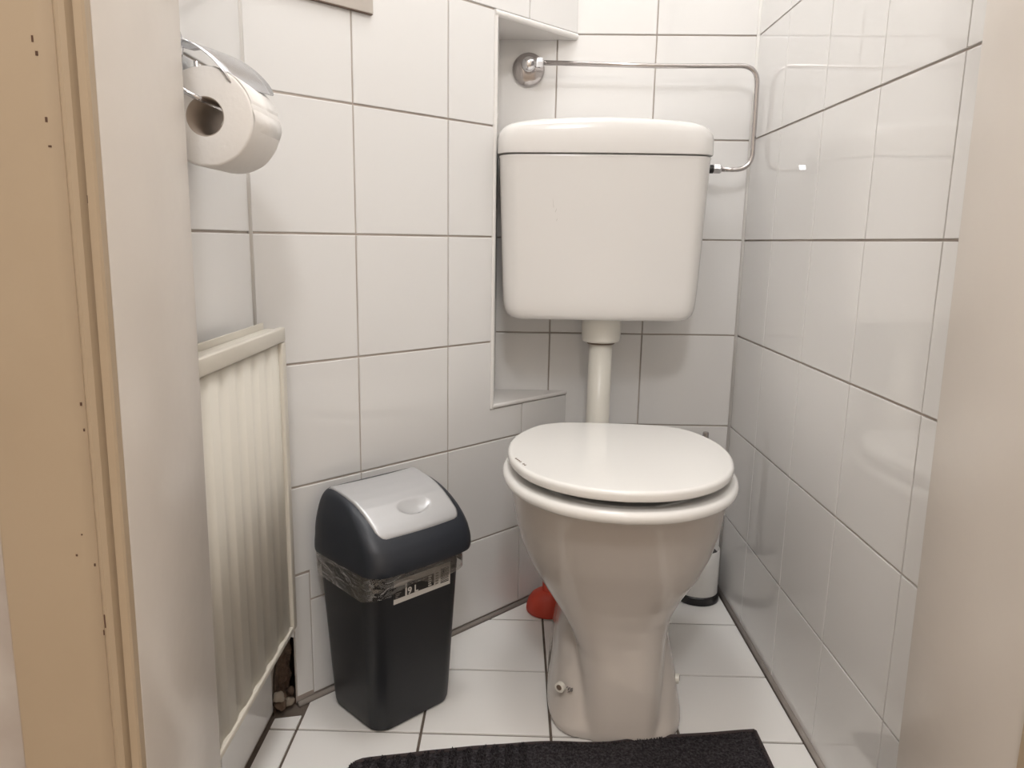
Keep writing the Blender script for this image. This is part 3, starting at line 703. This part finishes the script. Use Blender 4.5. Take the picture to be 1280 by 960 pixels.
# ------------------------------------------------------------------ bath mat
mt = tag(empty('bath_mat', (.08, .85, 0)), 'dark charcoal cotton bath mat on the floor in front of the toilet', 'mat')
TLc = Vector((-.2326, 1.011)); TRc = Vector((.3975, 1.1125)); down = Vector((.105, -.66)).normalized()*.0+Vector((-.03, -1)).normalized()
def mat_xy(u, v):
    top = TLc.lerp(TRc, u)
    top = top+Vector((0, .010*math.sin(math.pi*min(1, u/.62))*(u < .62)-.016*math.exp(-((u-.60)/.11)**2)))
    dn = Vector((-.02-.055*(u), -1)).normalized()
    dn = Vector((-.01, -1)).normalized()
    x = top.x+dn.x*v; y = top.y+dn.y*v
    # rounded left corner
    rc = .022
    if u < .035 and v < rc:
        y -= rc*(1-math.sqrt(max(0, 1-(1-u/.035)**2)))*.8*(1-v/rc)
    return x, y
def mat_h(u, v):
    h = .0085+.0012*noise.noise(Vector((u*12, v*18, 0)))
    h += .014*math.exp(-((u-.60)/.15)**2)*math.exp(-v/.05)
    return h
bm = bmesh.new(); NU, NV = 90, 60; DV = .42; g = []
for j in range(NV+1):
    row = []
    for i in range(NU+1):
        u = i/NU; v = DV*j/NV; x, y = mat_xy(u, v); z = mat_h(u, v)
        e = min(1, min(u, 1-u)*.63/.006, v/.006)
        row.append(bm.verts.new((x-.08, y-.85, .001+(z-.001)*math.sqrt(max(.05, 1-(1-e)**2)))))
    g.append(row)
for j in range(NV):
    for i in range(NU): bm.faces.new((g[j][i], g[j][i+1], g[j+1][i+1], g[j+1][i]))
o = obj('mat_backing', bm, M['matt'], mt, smooth=True)
# tufts (uncountable pile)
bm = bmesh.new(); rnd = random.Random(3)
verts = []; faces = []
def tuft(u, v, r, hh):
    x, y = mat_xy(u, v); z = mat_h(u, v)-.001
    k = len(verts); a0 = rnd.random()*6.28; lean = Vector((rnd.uniform(-1, 1), rnd.uniform(-1, 1)))*r*.8
    for q in range(4):
        a = a0+q*math.pi/2; verts.append((x-.08+r*math.cos(a), y-.85+r*math.sin(a), z))
    for q in range(4):
        a = a0+.6+q*math.pi/2; verts.append((x-.08+lean.x+r*.9*math.cos(a), y-.85+lean.y+r*.9*math.sin(a), z+hh*.75))
    verts.append((x-.08+lean.x*1.4, y-.85+lean.y*1.4, z+hh))
    for q in range(4):
        faces.append((k+q, k+(q+1) % 4, k+4+(q+1) % 4, k+4+q)); faces.append((k+4+q, k+4+(q+1) % 4, k+8))
for k in range(34000):
    u = rnd.random(); v = .004+rnd.random()*.24
    if u < .42:   # ribbed side: rows of fuller tufts
        ph = (u*.63/.021) % 1
        if ph > .55 and rnd.random() < .72: continue
        tuft(u, v, rnd.uniform(.0010, .0017), rnd.uniform(.004, .008) if ph < .55 else .002)
    else:
        tuft(u, v, rnd.uniform(.0007, .0012), rnd.uniform(.0015, .0028))
me = bpy.data.meshes.new('pile'); me.from_pydata(verts, [], faces); bm.free()
tag(link('pile', me, M['matt'], mt), kind='stuff')
# hem along the far edge and the right edge
bm = bmesh.new(); path = []
for i in range(61): u = .012+.988*i/60; x, y = mat_xy(u, -.001); path.append((x-.08, y-.85, mat_h(u, 0)*.62))
tube(bm, path, .0042, 10); obj('hem', bm, M['hem'], mt, smooth=True)
bm = bmesh.new(); path = []
for i in range(31): v = -.002+.40*i/30; x, y = mat_xy(1, max(v, 0)); path.append((x-.08, y-.85, mat_h(1, v)*.62))
tube(bm, path, .0042, 10); obj('hem', bm, M['hem'], mt, smooth=True)
bpy.context.view_layer.update()
